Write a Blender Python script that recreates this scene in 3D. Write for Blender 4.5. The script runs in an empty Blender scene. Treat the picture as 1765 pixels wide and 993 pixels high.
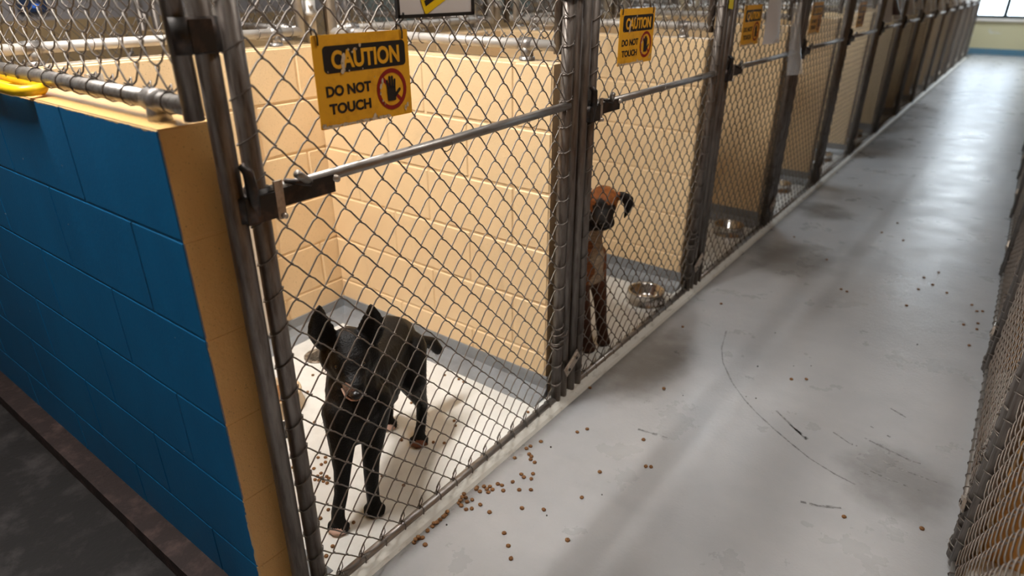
import bpy, bmesh, math, random
from mathutils import Vector, Matrix
random.seed(7)
C = bpy.context.scene.collection
PI = math.pi

# ---------------------------------------------------------------- camera
def make_camera():
    cam = bpy.data.cameras.new('camera'); o = bpy.data.objects.new('camera', cam); C.objects.link(o)
    a, b, c = math.radians(37.115), math.radians(25.269), math.radians(0.022)
    fw = Vector((-math.sin(a)*math.cos(b), math.cos(a)*math.cos(b), -math.sin(b)))
    r = Vector((math.cos(a), math.sin(a), 0)); u = r.cross(fw)
    r2 = r*math.cos(c)+u*math.sin(c); u2 = -r*math.sin(c)+u*math.cos(c)
    m = Matrix((r2, u2, -fw)).transposed().to_4x4()
    m.translation = Vector((1.0903, 0.0, 1.4412)); o.matrix_world = m
    cam.sensor_width = 36; cam.lens = 1113.8/1765*36; cam.clip_start = .02; cam.clip_end = 100
    cam.dof.use_dof = True; cam.dof.focus_distance = 1.72; cam.dof.aperture_fstop = 2.3
    bpy.context.scene.camera = o
make_camera()

# ---------------------------------------------------------------- sky, light, exposure
SC = bpy.context.scene
SC.view_settings.view_transform = 'Standard'; SC.view_settings.look = 'None'
SC.view_settings.gamma = 1; SC.view_settings.exposure = 0.0
W = bpy.data.worlds.new('overcast_sky'); SC.world = W; W.use_nodes = True
bg = W.node_tree.nodes['Background']; bg.inputs[0].default_value = (.72, .86, 1, 1); bg.inputs[1].default_value = 7.0
WARM = (1.0, .80, .58); NEUTRAL = (1.0, .965, .92); COOL = (.82, .92, 1.0)
# ceiling light fixtures: x, y, length, watts, colour, label  (built as fixtures below; the added ones are invented for their light)
LAMPS = [(-.72, .42, 1.2, 110, NEUTRAL, 'long strip light on the ceiling above the nearest kennel'),
         (-.95, 5.6, 1.2, 46, COOL, 'long strip light on the ceiling above the fourth kennel'),
         (-.95, 11.0, 1.2, 30, COOL, 'long strip light on the ceiling above the far kennels'),
         (-3.9, 1.6, 1.2, 60, NEUTRAL, 'added strip light on the ceiling above the back row of kennels'),  # unseen, added because the back row needed light
         (.75, 1.9, 1.2, 21, NEUTRAL, 'added strip light on the ceiling at the near end of the aisle'),  # unseen, added to light the near aisle floor
         (.55, 14.2, 1.2, 60, COOL, 'added cool strip light on the ceiling near the far window'),  # unseen, added for cool light at the far end and the floor streak
         (.55, 16.6, 1.2, 60, COOL, 'last added cool strip light on the ceiling before the far window'),  # unseen, added with the one above to lengthen the floor streak
         (-3.9, 8.0, 1.2, 70, NEUTRAL, 'added strip light on the ceiling far down the back aisle')]  # unseen, added to light the background on the left
CEIL = 2.95

# ---------------------------------------------------------------- helpers
class MB:
    def __init__(s): s.v = []; s.f = []; s.m = []; s.sm = []
    def add(s, vs, fs, mi=0, smooth=False):
        n = len(s.v); s.v += [tuple(p) for p in vs]
        for f in fs: s.f.append([n+i for i in f]); s.m.append(mi); s.sm.append(smooth)
    def box(s, c, d, rot=None, mi=0):
        vs = []
        for x in (-.5, .5):
            for y in (-.5, .5):
                for z in (-.5, .5):
                    p = Vector((x*d[0], y*d[1], z*d[2]))
                    if rot is not None: p = rot @ p
                    vs.append(p+Vector(c))
        s.add(vs, [(0,1,3,2),(4,6,7,5),(0,4,5,1),(2,3,7,6),(0,2,6,4),(1,5,7,3)], mi)
    def tube(s, pts, r, n=6, cap=True, mi=0, closed=False):
        pts = [Vector(p) for p in pts]; k = len(pts)
        rr = r if isinstance(r, (list, tuple)) else [r]*k
        t0 = (pts[1]-pts[0]).normalized()
        up = Vector((0,0,1)) if abs(t0.z) < .9 else Vector((1,0,0))
        nrm = t0.cross(up).normalized(); vs = []
        for i in range(k):
            if closed: t = (pts[(i+1) % k]-pts[i-1])
            else: t = pts[min(i+1,k-1)]-pts[max(i-1,0)]
            t = t.normalized() if t.length > 1e-9 else t0
            nrm = (nrm-t*nrm.dot(t)); nrm = nrm.normalized() if nrm.length > 1e-6 else t.orthogonal().normalized()
            b = t.cross(nrm)
            for j in range(n):
                a = 2*PI*j/n; vs.append(pts[i]+(nrm*math.cos(a)+b*math.sin(a))*rr[i])
        fs = []
        for i in range(k if closed else k-1):
            i2 = (i+1) % k
            for j in range(n):
                j2 = (j+1) % n; fs.append((i*n+j, i*n+j2, i2*n+j2, i2*n+j))
        if cap and not closed:
            fs.append(tuple(range(n))[::-1]); fs.append(tuple((k-1)*n+j for j in range(n)))
        s.add(vs, fs, mi, True)
    def lathe(s, prof, c, n=24, mi=0):
        c = Vector(c); vs = []
        for (r, z) in prof:
            for j in range(n):
                a = 2*PI*j/n; vs.append(c+Vector((r*math.cos(a), r*math.sin(a), z)))
        fs = []
        for i in range(len(prof)-1):
            for j in range(n):
                j2 = (j+1) % n; fs.append((i*n+j, i*n+j2, (i+1)*n+j2, (i+1)*n+j))
        s.add(vs, fs, mi, True)
    def prism(s, poly, h, axis='x', base=0, mi=0):
        # extrude a 2D polygon (list of (a,b)) along an axis from base to base+h
        n = len(poly)
        def P(a, b, t):
            return {'x': (t, a, b), 'y': (a, t, b), 'z': (a, b, t)}[axis]
        vs = [P(a, b, base) for a, b in poly]+[P(a, b, base+h) for a, b in poly]
        fs = [tuple(range(n))[::-1], tuple(range(n, 2*n))]+[(i, (i+1) % n, n+(i+1) % n, n+i) for i in range(n)]
        s.add(vs, fs, mi)
    def mesh(s, name, mats):
        me = bpy.data.meshes.new(name); me.from_pydata(s.v, [], s.f)
        for m in (mats if isinstance(mats, (list, tuple)) else [mats]): me.materials.append(m)
        me.polygons.foreach_set('material_index', s.m); me.polygons.foreach_set('use_smooth', s.sm)
        me.update(); bm = bmesh.new(); bm.from_mesh(me); bmesh.ops.recalc_face_normals(bm, faces=bm.faces); bm.to_mesh(me); bm.free()
        return me
    def build(s, name, mats, parent=None, loc=(0,0,0), stuff=False):
        return link(name, s.mesh(name, mats), parent, loc, stuff)
def link(name, me, parent=None, loc=(0,0,0), stuff=False):
    o = bpy.data.objects.new(name, me); C.objects.link(o); o.location = loc
    if parent is not None: o.parent = parent
    if stuff: o['kind'] = 'stuff'
    return o
def thing(name, label, cat, loc=(0,0,0), rz=0, group=None):
    o = bpy.data.objects.new(name, None); C.objects.link(o); o.empty_display_size = .05
    o.location = loc; o.rotation_euler = (0,0,rz); tag(o, label, cat, group); return o
def tag(o, label, cat, group=None):
    o['label'] = label; o['category'] = cat
    if group: o['group'] = group
    return o
def struct(o): o['kind'] = 'structure'; return o
def dup(root, loc, rz=0, label=None, group=None, skip=()):
    r = root.copy(); C.objects.link(r); r.location = loc; r.rotation_euler = (0,0,rz)
    if label: r['label'] = label
    if group: r['group'] = group
    for ch in list(root.children):
        if ch.name.split('.')[0] in skip: continue
        c = ch.copy(); C.objects.link(c); c.parent = r
        for g in ch.children:
            d = g.copy(); C.objects.link(d); d.parent = c
    return r
def mod_mesh(o, name):
    dg = bpy.context.evaluated_depsgraph_get(); me = bpy.data.meshes.new_from_object(o.evaluated_get(dg)); me.name = name
    return me
ORD = ['nearest', 'second', 'third', 'fourth', 'fifth', 'sixth', 'seventh', 'eighth', 'ninth', 'tenth', 'eleventh', 'twelfth', 'thirteenth', 'farthest']

# ---------------------------------------------------------------- materials
def mat(name, col, rough=.5, metal=0, spec=.5, noise=None, bump=None, emit=None, coat=0):
    """noise=(scale, colour2, lo, hi[, stretch]); bump=(scale, strength, dist)"""
    m = bpy.data.materials.new(name); m.use_nodes = True; nt = m.node_tree; b = nt.nodes['Principled BSDF']
    b.inputs['Base Color'].default_value = (*col, 1); b.inputs['Roughness'].default_value = rough
    b.inputs['Metallic'].default_value = metal; b.inputs['Specular IOR Level'].default_value = spec
    b.inputs['Coat Weight'].default_value = coat
    if emit: b.inputs['Emission Color'].default_value = (*emit[0], 1); b.inputs['Emission Strength'].default_value = emit[1]
    geo = nt.nodes.new('ShaderNodeNewGeometry')
    if noise:
        pos = geo.outputs['Position']
        if len(noise) > 4:
            mp = nt.nodes.new('ShaderNodeMapping'); mp.inputs['Scale'].default_value = noise[4]
            nt.links.new(pos, mp.inputs['Vector']); pos = mp.outputs['Vector']
        n = nt.nodes.new('ShaderNodeTexNoise'); n.inputs['Scale'].default_value = noise[0]; n.inputs['Detail'].default_value = 8; n.inputs['Roughness'].default_value = .65
        nt.links.new(pos, n.inputs['Vector'])
        mr = nt.nodes.new('ShaderNodeMapRange'); mr.inputs['From Min'].default_value = noise[2]; mr.inputs['From Max'].default_value = noise[3]
        nt.links.new(n.outputs['Fac'], mr.inputs['Value'])
        mx = nt.nodes.new('ShaderNodeMix'); mx.data_type = 'RGBA'; mx.inputs['A'].default_value = (*col, 1); mx.inputs['B'].default_value = (*noise[1], 1)
        nt.links.new(mr.outputs['Result'], mx.inputs['Factor']); nt.links.new(mx.outputs['Result'], b.inputs['Base Color'])
    if bump:
        n2 = nt.nodes.new('ShaderNodeTexNoise'); n2.inputs['Scale'].default_value = bump[0]; n2.inputs['Detail'].default_value = 4
        nt.links.new(geo.outputs['Position'], n2.inputs['Vector'])
        bp = nt.nodes.new('ShaderNodeBump'); bp.inputs['Strength'].default_value = bump[1]; bp.inputs['Distance'].default_value = bump[2]
        nt.links.new(n2.outputs['Fac'], bp.inputs['Height']); nt.links.new(bp.outputs['Normal'], b.inputs['Normal'])
    return m
def N(m, t, **kw):
    n = m.node_tree.nodes.new(t)
    for k, v in kw.items():
        if k in n.inputs: n.inputs[k].default_value = v
        else: setattr(n, k, v)
    return n
def L(m, a, b): m.node_tree.links.new(a, b)
def mixc(m, fac, a, b):
    n = N(m, 'ShaderNodeMix', data_type='RGBA')
    if hasattr(fac, 'is_linked') or hasattr(fac, 'links'): L(m, fac, n.inputs['Factor'])
    else: n.inputs['Factor'].default_value = fac
    for v, s in ((a, 'A'), (b, 'B')):
        if isinstance(v, tuple): n.inputs[s].default_value = (*v, 1)
        else: L(m, v, n.inputs[s])
    return n.outputs['Result']
def rng(m, v, a, b, c=0, d=1, smooth=False):
    n = N(m, 'ShaderNodeMapRange'); n.inputs['From Min'].default_value = a; n.inputs['From Max'].default_value = b
    n.inputs['To Min'].default_value = c; n.inputs['To Max'].default_value = d
    if smooth: n.interpolation_type = 'SMOOTHSTEP'
    L(m, v, n.inputs['Value']); return n.outputs['Result']
def mth(m, op, a, b=None):
    n = N(m, 'ShaderNodeMath', operation=op)
    for i, v in enumerate((a, b)):
        if v is None: continue
        if isinstance(v, (int, float)): n.inputs[i].default_value = v
        else: L(m, v, n.inputs[i])
    return n.outputs[0]
def noise(m, vec, scale, detail=6, rough=.6):
    n = N(m, 'ShaderNodeTexNoise', Scale=scale, Detail=detail, Roughness=rough); L(m, vec, n.inputs['Vector']); return n.outputs['Fac']
def mapped(m, vec, sc, rot=(0,0,0)):
    n = N(m, 'ShaderNodeMapping', Scale=sc, Rotation=rot); L(m, vec, n.inputs['Vector']); return n.outputs['Vector']

CREAM = (.81, .595, .345)
def block_paint(name, col, dirt=(.33, .2, .09)):
    m = mat(name, col, .42, 0, .4); b = m.node_tree.nodes['Principled BSDF']
    g = N(m, 'ShaderNodeNewGeometry'); p = g.outputs['Position']; sx = N(m, 'ShaderNodeSeparateXYZ'); L(m, p, sx.inputs[0])
    c = mixc(m, rng(m, noise(m, p, 3.0), .35, .75, 0, .28), col, tuple(v*.72 for v in col))
    c = mixc(m, rng(m, noise(m, mapped(m, p, (1, 1, .25)), 7), .62, .8, 0, .45), c, dirt)
    pit = noise(m, p, 260, 2); c = mixc(m, rng(m, pit, .66, .72, 0, .8), c, tuple(v*.35 for v in col))
    L(m, c, b.inputs['Base Color'])
    h = mth(m, 'ADD', noise(m, p, 130, 4), mth(m, 'MULTIPLY', noise(m, p, 420, 2), .5))
    bp = N(m, 'ShaderNodeBump', Strength=.55, Distance=.0022); L(m, h, bp.inputs['Height']); L(m, bp.outputs[0], b.inputs['Normal'])
    return m
M = {}
M['cream'] = block_paint('cream_block_paint', CREAM)
M['shadedcream'] = block_paint('shaded_cream_block_paint', (.74, .45, .16))  # cream paint deepened to put the wall end's shade into the colour
M['shadedochre'] = block_paint('shaded_ochre_block_paint', (.56, .28, .045))  # yellow paint deepened, the right row's shade put into the colour
M['brownwall'] = block_paint('tan_block_paint', (.34, .235, .12))
def blue_paint():
    m = mat('blue_block_paint', (.003, .11, .26), .5, 0, .35); b = m.node_tree.nodes['Principled BSDF']
    g = N(m, 'ShaderNodeNewGeometry'); p = g.outputs['Position']; sx = N(m, 'ShaderNodeSeparateXYZ'); L(m, p, sx.inputs[0])
    c = mixc(m, rng(m, noise(m, mapped(m, p, (1, 1, .5)), 5), .35, .75, 0, .6), (.001, .125, .30), (.001, .075, .19))
    c = mixc(m, rng(m, noise(m, p, 55, 3), .735, .76), c, (.55, .5, .42))            # chips
    # ragged edge where the cream end of the wall was cut in
    edge = mth(m, 'ADD', sx.outputs['X'], mth(m, 'MULTIPLY', noise(m, p, 38, 5), .016))
    low = rng(m, sx.outputs['Z'], .45, .05, 0, .012)
    edge = mth(m, 'ADD', edge, low)
    c = mixc(m, rng(m, edge, -.0325, -.0315), c, (.62, .42, .2))
    top = mth(m, 'ADD', sx.outputs['Z'], mth(m, 'MULTIPLY', noise(m, p, 30, 5), .012))
    c = mixc(m, rng(m, top, 1.2195, 1.2205), c, (.62, .42, .2))
    L(m, c, b.inputs['Base Color'])
    h = mth(m, 'ADD', noise(m, p, 90, 4), mth(m, 'MULTIPLY', noise(m, p, 300, 2), .5))
    bp = N(m, 'ShaderNodeBump', Strength=.35, Distance=.0015); L(m, h, bp.inputs['Height']); L(m, bp.outputs[0], b.inputs['Normal'])
    return m
M['blue'] = blue_paint()
def aisle_floor():
    m = mat('grey_epoxy_floor', (.4, .4, .4), .25, 0, .5); b = m.node_tree.nodes['Principled BSDF']
    g = N(m, 'ShaderNodeNewGeometry'); p = g.outputs['Position']; sx = N(m, 'ShaderNodeSeparateXYZ'); L(m, p, sx.inputs[0])
    x, y = sx.outputs['X'], sx.outputs['Y']
    c = mixc(m, rng(m, noise(m, p, 2.2), .35, .7), (.46, .465, .475), (.375, .385, .40))
    c = mixc(m, rng(m, noise(m, mapped(m, p, (1, 1.8, 1)), 2.2), .55, .95, 0, .40), c, (.22, .22, .22))       # grubby smears across the aisle
    c = mixc(m, rng(m, noise(m, p, 170, 3), .70, .76, 0, .55), c, (.12, .11, .1))                              # specks
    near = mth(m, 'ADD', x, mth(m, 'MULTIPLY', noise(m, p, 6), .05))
    c = mixc(m, rng(m, near, .125, .045, 0, .8, True), c, (.07, .055, .04))                                    # darker band along the curb
    # dark stain marks, and soft shade by the kennel fronts painted into the colour
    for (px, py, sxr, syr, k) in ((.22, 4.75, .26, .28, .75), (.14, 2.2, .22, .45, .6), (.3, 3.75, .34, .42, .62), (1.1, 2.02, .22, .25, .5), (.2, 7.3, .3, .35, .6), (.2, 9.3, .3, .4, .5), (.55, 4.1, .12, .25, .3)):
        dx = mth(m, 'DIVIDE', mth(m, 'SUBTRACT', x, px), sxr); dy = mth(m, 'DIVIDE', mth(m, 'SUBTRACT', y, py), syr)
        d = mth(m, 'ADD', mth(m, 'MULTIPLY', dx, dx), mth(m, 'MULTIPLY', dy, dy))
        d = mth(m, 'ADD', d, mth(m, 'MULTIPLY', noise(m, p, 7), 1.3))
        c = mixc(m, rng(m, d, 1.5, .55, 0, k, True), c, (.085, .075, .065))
    L(m, c, b.inputs['Base Color'])
    L(m, rng(m, noise(m, p, 4), .3, .75, .24, .40), b.inputs['Roughness'])
    h = mth(m, 'ADD', noise(m, p, 95, 3), mth(m, 'MULTIPLY', noise(m, p, 8, 3), 1.5))
    bp = N(m, 'ShaderNodeBump', Strength=.5, Distance=.0022); L(m, h, bp.inputs['Height']); L(m, bp.outputs[0], b.inputs['Normal'])
    return m
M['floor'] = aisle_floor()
M['kfloor'] = mat('white_kennel_floor', (.70, .70, .67), .3, 0, .5, noise=(6, (.52, .51, .48), .45, .8), bump=(120, .15, .001))
M['cove'] = mat('grey_cove_paint', (.22, .235, .25), .38, 0, .5, noise=(7, (.15, .15, .155), .45, .75), bump=(120, .2, .001))
M['curb'] = mat('white_curb_paint', (.64, .63, .58), .35, 0, .5, noise=(14, (.3, .28, .24), .52, .75, (3, 1, 1)), bump=(90, .2, .001))
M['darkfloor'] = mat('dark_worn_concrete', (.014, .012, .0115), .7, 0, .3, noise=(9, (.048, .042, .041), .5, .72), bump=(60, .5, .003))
M['footing'] = mat('rusty_brown_footing', (.028, .018, .016), .7, 0, .3, noise=(14, (.085, .052, .045), .48, .72), bump=(70, .6, .003))
M['pipe'] = mat('weathered_galvanised_pipe', (.21, .185, .165), .42, .7, .5, noise=(18, (.085, .062, .05), .42, .68, (4, 4, .5)), bump=(260, .12, .001))
M['rail'] = mat('weathered_galvanised_rail', (.34, .32, .30), .40, .75, .5, noise=(18, (.18, .15, .13), .45, .7, (4, .5, 4)), bump=(260, .12, .001))
M['litpipe'] = mat('pale_galvanised_pipe', (.52, .49, .45), .5, .35, .5, noise=(14, (.38, .34, .3), .5, .75), bump=(200, .12, .001))  # paler copy of the pipe metal, overhead light put into its colour
M['wire'] = mat('galvanised_chain_link_wire', (.17, .148, .13), .45, .6, .5, noise=(30, (.17, .14, .12), .45, .7))
M['iron'] = mat('black_worn_iron', (.03, .026, .024), .45, .5, .5, noise=(30, (.1, .06, .045), .5, .72), bump=(150, .3, .001))
M['zinc'] = mat('bright_zinc_plate', (.52, .45, .38), .4, .7, .5, noise=(40, (.25, .18, .13), .5, .7))
M['steel'] = mat('polished_stainless_steel', (.62, .6, .57), .16, 1, .5)
M['strip'] = mat('pale_metal_channel', (.66, .60, .52), .45, .3, .5, noise=(12, (.45, .4, .34), .5, .75))
M['kibble'] = mat('brown_kibble', (.29, .145, .055), .75, 0, .3, noise=(160, (.15, .066, .026), .4, .6), bump=(600, .6, .001))
M['crumb'] = mat('dark_crumb', (.04, .03, .025), .8)
M['scuff'] = mat('grey_rubber_scuff', (.15, .15, .15), .5, 0, .4, noise=(60, (.33, .33, .33), .42, .6))
M['signy'] = mat('orange_yellow_sign_enamel', (.82, .40, .02), .4, 0, .5, noise=(25, (.62, .28, .015), .5, .75), coat=.2)
M['signblack'] = mat('black_sign_ink', (.012, .012, .014), .4)
M['signred'] = mat('dark_red_sign_ink', (.26, .012, .012), .4)
M['chip'] = mat('bare_chipped_metal', (.62, .50, .36), .6, .1, .4, noise=(90, (.3, .2, .1), .5, .6))
M['white'] = mat('white_board', (.66, .62, .60), .35, 0, .5)
M['paper'] = mat('white_paper', (.75, .75, .76), .5)
M['yellow'] = mat('yellow_plastic', (.85, .55, .01), .35, 0, .5, bump=(80, .1, .001))
M['yellowtape'] = mat('yellow_tape', (.75, .60, .02), .4)
M['black'] = mat('black_plastic', (.012, .012, .013), .4)
M['drain'] = mat('pitted_drain_metal', (.34, .3, .24), .5, .5, .5, noise=(60, (.12, .08, .05), .45, .6))
M['hole'] = mat('dark_drain_hole', (.01, .009, .008), .8)
M['farwall'] = mat('pale_yellow_wall_paint', (.60, .56, .36), .5, 0, .4, noise=(3, (.62, .62, .58), .6, .66, (1, 1, 2.5)), bump=(20, .2, .004))
M['farblue'] = mat('blue_wall_base_paint', (.09, .22, .33), .45, 0, .5, noise=(8, (.13, .2, .25), .45, .75))
M['greywall'] = mat('grey_wall_paint', (.27, .25, .25), .6, 0, .4)
M['ceiling'] = mat('white_ceiling_panel', (.62, .62, .6), .7)
M['tan'] = mat('tan_plastic_bowl', (.55, .42, .27), .45)
M['frame'] = mat('black_window_frame', (.01, .018, .02), .4)
M['sill'] = mat('white_window_sill', (.8, .76, .72), .4)
M['bluebox'] = mat('dark_blue_control_box', (.012, .03, .08), .4)
M['lamp'] = mat('glowing_lamp_diffuser', (.9, .9, .9), .5, emit=((1, .93, .84), 6))
M['lampbody'] = mat('white_lamp_housing', (.8, .8, .8), .4)
M['greydoor'] = mat('grey_green_door', (.13, .17, .16), .5)
M['blackfur'] = mat('black_dog_fur', (.003, .0027, .0027), .5, 0, .22, noise=(30, (.007, .0058, .005), .4, .7), bump=(210, .8, .003))
M['nose'] = mat('pinkish_brown_nose_skin', (.10, .055, .042), .5, 0, .5, noise=(220, (.26, .16, .12), .42, .62), bump=(320, .5, .001))
M['noseblack'] = mat('wet_black_nose', (.01, .008, .008), .3)
M['toes'] = mat('pink_white_toes', (.66, .44, .36), .6, bump=(200, .4, .002))
M['browntoes'] = mat('rusty_brown_toes', (.16, .05, .02), .6, bump=(200, .4, .002))
M['eye'] = mat('dark_eye', (.01, .006, .004), .1, coat=.6)
def boxer_fur():
    m = mat('brindle_dog_fur', (.2, .07, .02), .55, 0, .3); b = m.node_tree.nodes['Principled BSDF']
    a = N(m, 'ShaderNodeVertexColor', layer_name='coat'); g = N(m, 'ShaderNodeNewGeometry')
    c = mixc(m, rng(m, noise(m, mapped(m, g.outputs['Position'], (1, 1, 3)), 40), .4, .65, 0, .5), a.outputs['Color'], (.02, .008, .004))
    L(m, c, b.inputs['Base Color'])
    bp = N(m, 'ShaderNodeBump', Strength=.6, Distance=.003); L(m, noise(m, g.outputs['Position'], 180), bp.inputs['Height']); L(m, bp.outputs[0], b.inputs['Normal'])
    return m
M['boxer'] = boxer_fur()
def clear():
    m = bpy.data.materials.new('clear_plastic_sleeve'); m.use_nodes = True; nt = m.node_tree; b = nt.nodes['Principled BSDF']
    b.inputs['Base Color'].default_value = (.85, .88, .92, 1); b.inputs['Alpha'].default_value = .28; b.inputs['Roughness'].default_value = .15
    return m
M['clear'] = clear()
def glassm():
    m = bpy.data.materials.new('window_glass'); m.use_nodes = True; nt = m.node_tree; nt.nodes.clear()
    o = nt.nodes.new('ShaderNodeOutputMaterial'); t = nt.nodes.new('ShaderNodeBsdfTransparent'); g = nt.nodes.new('ShaderNodeBsdfGlossy'); g.inputs['Roughness'].default_value = .02
    x = nt.nodes.new('ShaderNodeMixShader'); x.inputs[0].default_value = .06
    nt.links.new(t.outputs[0], x.inputs[1]); nt.links.new(g.outputs[0], x.inputs[2]); nt.links.new(x.outputs[0], o.inputs[0]); return m
M['glass'] = glassm()

# ---------------------------------------------------------------- structure
Y0, PITCH, NG, XB = .61, 1.2, 14, -1.19           # kennel row: gates from y=.655, pitch 1.2 m, back wall face at x=-1.19
YEND, YFAR = 17.43, 18.6
def slab(name, x0, x1, y0, y1, z0, z1, m):
    b = MB(); b.box(((x0+x1)/2, (y0+y1)/2, (z0+z1)/2), (x1-x0, y1-y0, z1-z0)); return struct(b.build(name, m))
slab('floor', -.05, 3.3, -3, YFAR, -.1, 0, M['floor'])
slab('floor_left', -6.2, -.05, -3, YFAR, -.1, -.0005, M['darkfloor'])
slab('ceiling', -6.2, 3.3, -3, YFAR+.15, CEIL, CEIL+.1, M['ceiling'])
slab('wall_left_lower', -6.2, -6, -3, YFAR, 0, 1.14, M['brownwall'])
slab('wall_left_upper', -6.2, -6, -3, YFAR, 1.14, CEIL, M['greywall'])
slab('wall_near', -6.2, 3.3, -3.15, -3, 0, CEIL, M['greywall'])
slab('wall_right', 3.3, 3.45, -3, YFAR, 0, CEIL, M['shadedochre'])
# far wall with its window opening x -.13..1.0 z .75..2.1
WX0, WX1, WZ0, WZ1 = -.13, 1.02, .745, 2.15
b = MB()
for (x0, x1, z0, z1) in ((-6.2, WX0, 0, CEIL), (WX1, 3.45, 0, CEIL), (WX0, WX1, 0, WZ0), (WX0, WX1, WZ1, CEIL)):
    b.box(((x0+x1)/2, YFAR+.075, (z0+z1)/2), (x1-x0, .15, z1-z0))
struct(b.build('wall_far', M['farwall']))
slab('baseboard_far', -.6, 3.3, YFAR-.012, YFAR, 0, .125, M['farblue'])
w = thing('window_1', '', ''); del w['label']; del w['category']; struct(w); w.location = ((WX0+WX1)/2, YFAR, WZ0)
hw = (WX1-WX0)/2; hz = WZ1-WZ0
b = MB()
for x in (-hw+.035, 0, hw-.035): b.box((x, .05, hz/2), (.075, .06, hz))
for z in (.03, hz-.03, hz*.62): b.box((0, .05, z), (2*hw, .055, .065))
b.build('window_frame', M['frame'], w)
b = MB(); b.box((0, -.02, -.03), (2*hw+.16, .1, .055)); b.build('window_sill', M['sill'], w)
for s in (-1, 1):
    b = MB(); b.box((s*hw/2, .06, hz/2), (hw-.05, .006, hz-.04)); b.build('pane', M['glass'], w)
pl = bpy.data.lights.new('sky_portal', 'AREA'); pl.shape = 'RECTANGLE'; pl.size = 2*hw; pl.size_y = hz; pl.cycles.is_portal = True
po = bpy.data.objects.new('sky_portal', pl); C.objects.link(po); po.location = ((WX0+WX1)/2, YFAR+.2, (WZ0+WZ1)/2); po.rotation_euler = (-PI/2, 0, 0)

# raised kennel floor with sloped white curb along the fence line
b = MB(); b.prism([(XB-.1, 0), (-.006, 0), (-.006, .03), (XB-.1, .03)], YEND-.56, 'y', .56); struct(b.build('kennel_floor', M['kfloor']))
b = MB(); b.prism([(-.006, 0), (.042, 0), (.034, .010), (.012, .027), (-.006, .030)], YEND-.56, 'y', .56); struct(b.build('kennel_curb', M['curb']))
# right row: floor and curb
RX = 1.288
slab('kennel_floor_right', RX+.02, 2.6, -.6, YEND, 0, .02, M['kfloor'])

# block walls: recessed mortar core, each block its own object
BL, BH, BT = .40, 1.22/6, .10
def block_mesh(name, l, th, mats, faces=None):
    g = .0062 if len(mats) == 1 else .0022; bm = bmesh.new(); bmesh.ops.create_cube(bm, size=1)
    for v in bm.verts: v.co = Vector((v.co.x*(l-g), v.co.y*th, v.co.z*(BH-g)))
    bmesh.ops.bevel(bm, geom=bm.edges[:], offset=.0048 if len(mats) == 1 else .0032, segments=1, affect='EDGES')
    me = bpy.data.meshes.new(name)
    for m in mats: me.materials.append(m)
    if len(mats) > 1:
        for f in bm.faces:
            if f.normal.y < -.3: f.material_index = 1
    bm.to_mesh(me); bm.free(); return me
_bm = {}
def bmesh_for(l, mats, key):
    k = (round(l, 3), key)
    if k not in _bm: _bm[k] = block_mesh('concrete_block', l, BT, mats)
    return _bm[k]
def block_wall(name, p0, length, ang, key, mats, core, nblk=99, off=0):
    """wall along local +x from p0, thickness BT centred on local y"""
    root = MB(); root.box((length/2, 0, .61), (length-.004, BT-(.008 if len(mats) == 1 else .0035), 1.2185))
    o = root.build(name, mats if len(mats) > 1 else core); struct(o)
    if len(mats) > 1:
        for f in o.data.polygons:
            if f.normal.y < -.5: f.material_index = 1
    o.location = p0; o.rotation_euler = (0, 0, ang)
    for c in range(6):
        x = 0; first = (c+off) % 2
        while x < length-.02:
            l = BL/2 if (x == 0 and first) else BL
            l = min(l, length-x)
            if x+l > nblk: break
            if l > .05:
                q = link('concrete_block', bmesh_for(l, mats, key), o, (x+l/2, 0, (c+.5)*BH))
            x += l
    return o
# left (blue) end wall: local x runs from the aisle (-.04) into the building
w0 = block_wall('partition_wall', (-2.64, .56, 0), 2.60, 0, 'blue', [M['shadedcream'], M['blue']], M['blue'])
for k in range(1, NG+1):
    y = .56+PITCH*k-.01
    nb = 99 if k <= 5 else 0
    block_wall('partition_wall', (-1.19, y, 0), 1.15, 0, 'cream', [M['cream']], M['cream'], nb)
block_wall('back_wall', (XB-.05, .611, 0), YEND-.61, PI/2, 'creamb', [M['cream']], M['cream'], 4.6)
# painted cap on the blue wall and on the partitions
# second row behind and right row
for k in range(1, 9):
    y = .56+PITCH*k-.01
    slabm = M['brownwall']
    b = MB(); b.box((-1.96, y, .61), (1.3, BT, 1.22)); struct(b.build('partition_wall_back_row', slabm))
for k in range(0, 8):
    y = 1.83+PITCH*k-1.2
    if k == 1: block_wall('partition_wall_right', (1.33, y+.02, 0), 1.2, 0, 'shadedochre', [M['shadedochre']], M['shadedochre'])
    else: slab('partition_wall_right', 1.33, 2.55, y-.03, y+.07, 0, 1.22, M['shadedochre'])
slab('wall_right_kennels', 2.55, 2.65, -.6, YEND, 0, 1.22, M['shadedochre'])
slab('trim_footing', -6, -.045, .445, .512, 0, .055, M['footing'])
# grey sloped cove round the inside of each kennel
def cove(y0, y1):
    b = MB()
    xb = XB; w, h, z = .085, .075, .0305
    # back
    b.prism([(xb-.001, z-.002), (xb+w, z-.002), (xb+w, z+.001), (xb+.03, z+.012), (xb+.008, z+.035), (xb+.005, z+h), (xb-.001, z+h)], y1-y0, 'y', y0)
    for (yy, s) in ((y1, -1), (y0, 1)):
        P = [(yy-s*.001, z-.002), (yy+s*w, z-.002), (yy+s*w, z+.001), (yy+s*.03, z+.012), (yy+s*.008, z+.035), (yy+s*.005, z+h+.01), (yy-s*.001, z+h+.01)]
        b.prism(P, -xb-.03, 'x', xb)
    return b
for k in range(NG):
    y0 = .61+PITCH*k if k == 0 else .60+PITCH*k
    o = cove(y0, 1.70+PITCH*k).build('kennel_cove', M['cove']); struct(o)

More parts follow.
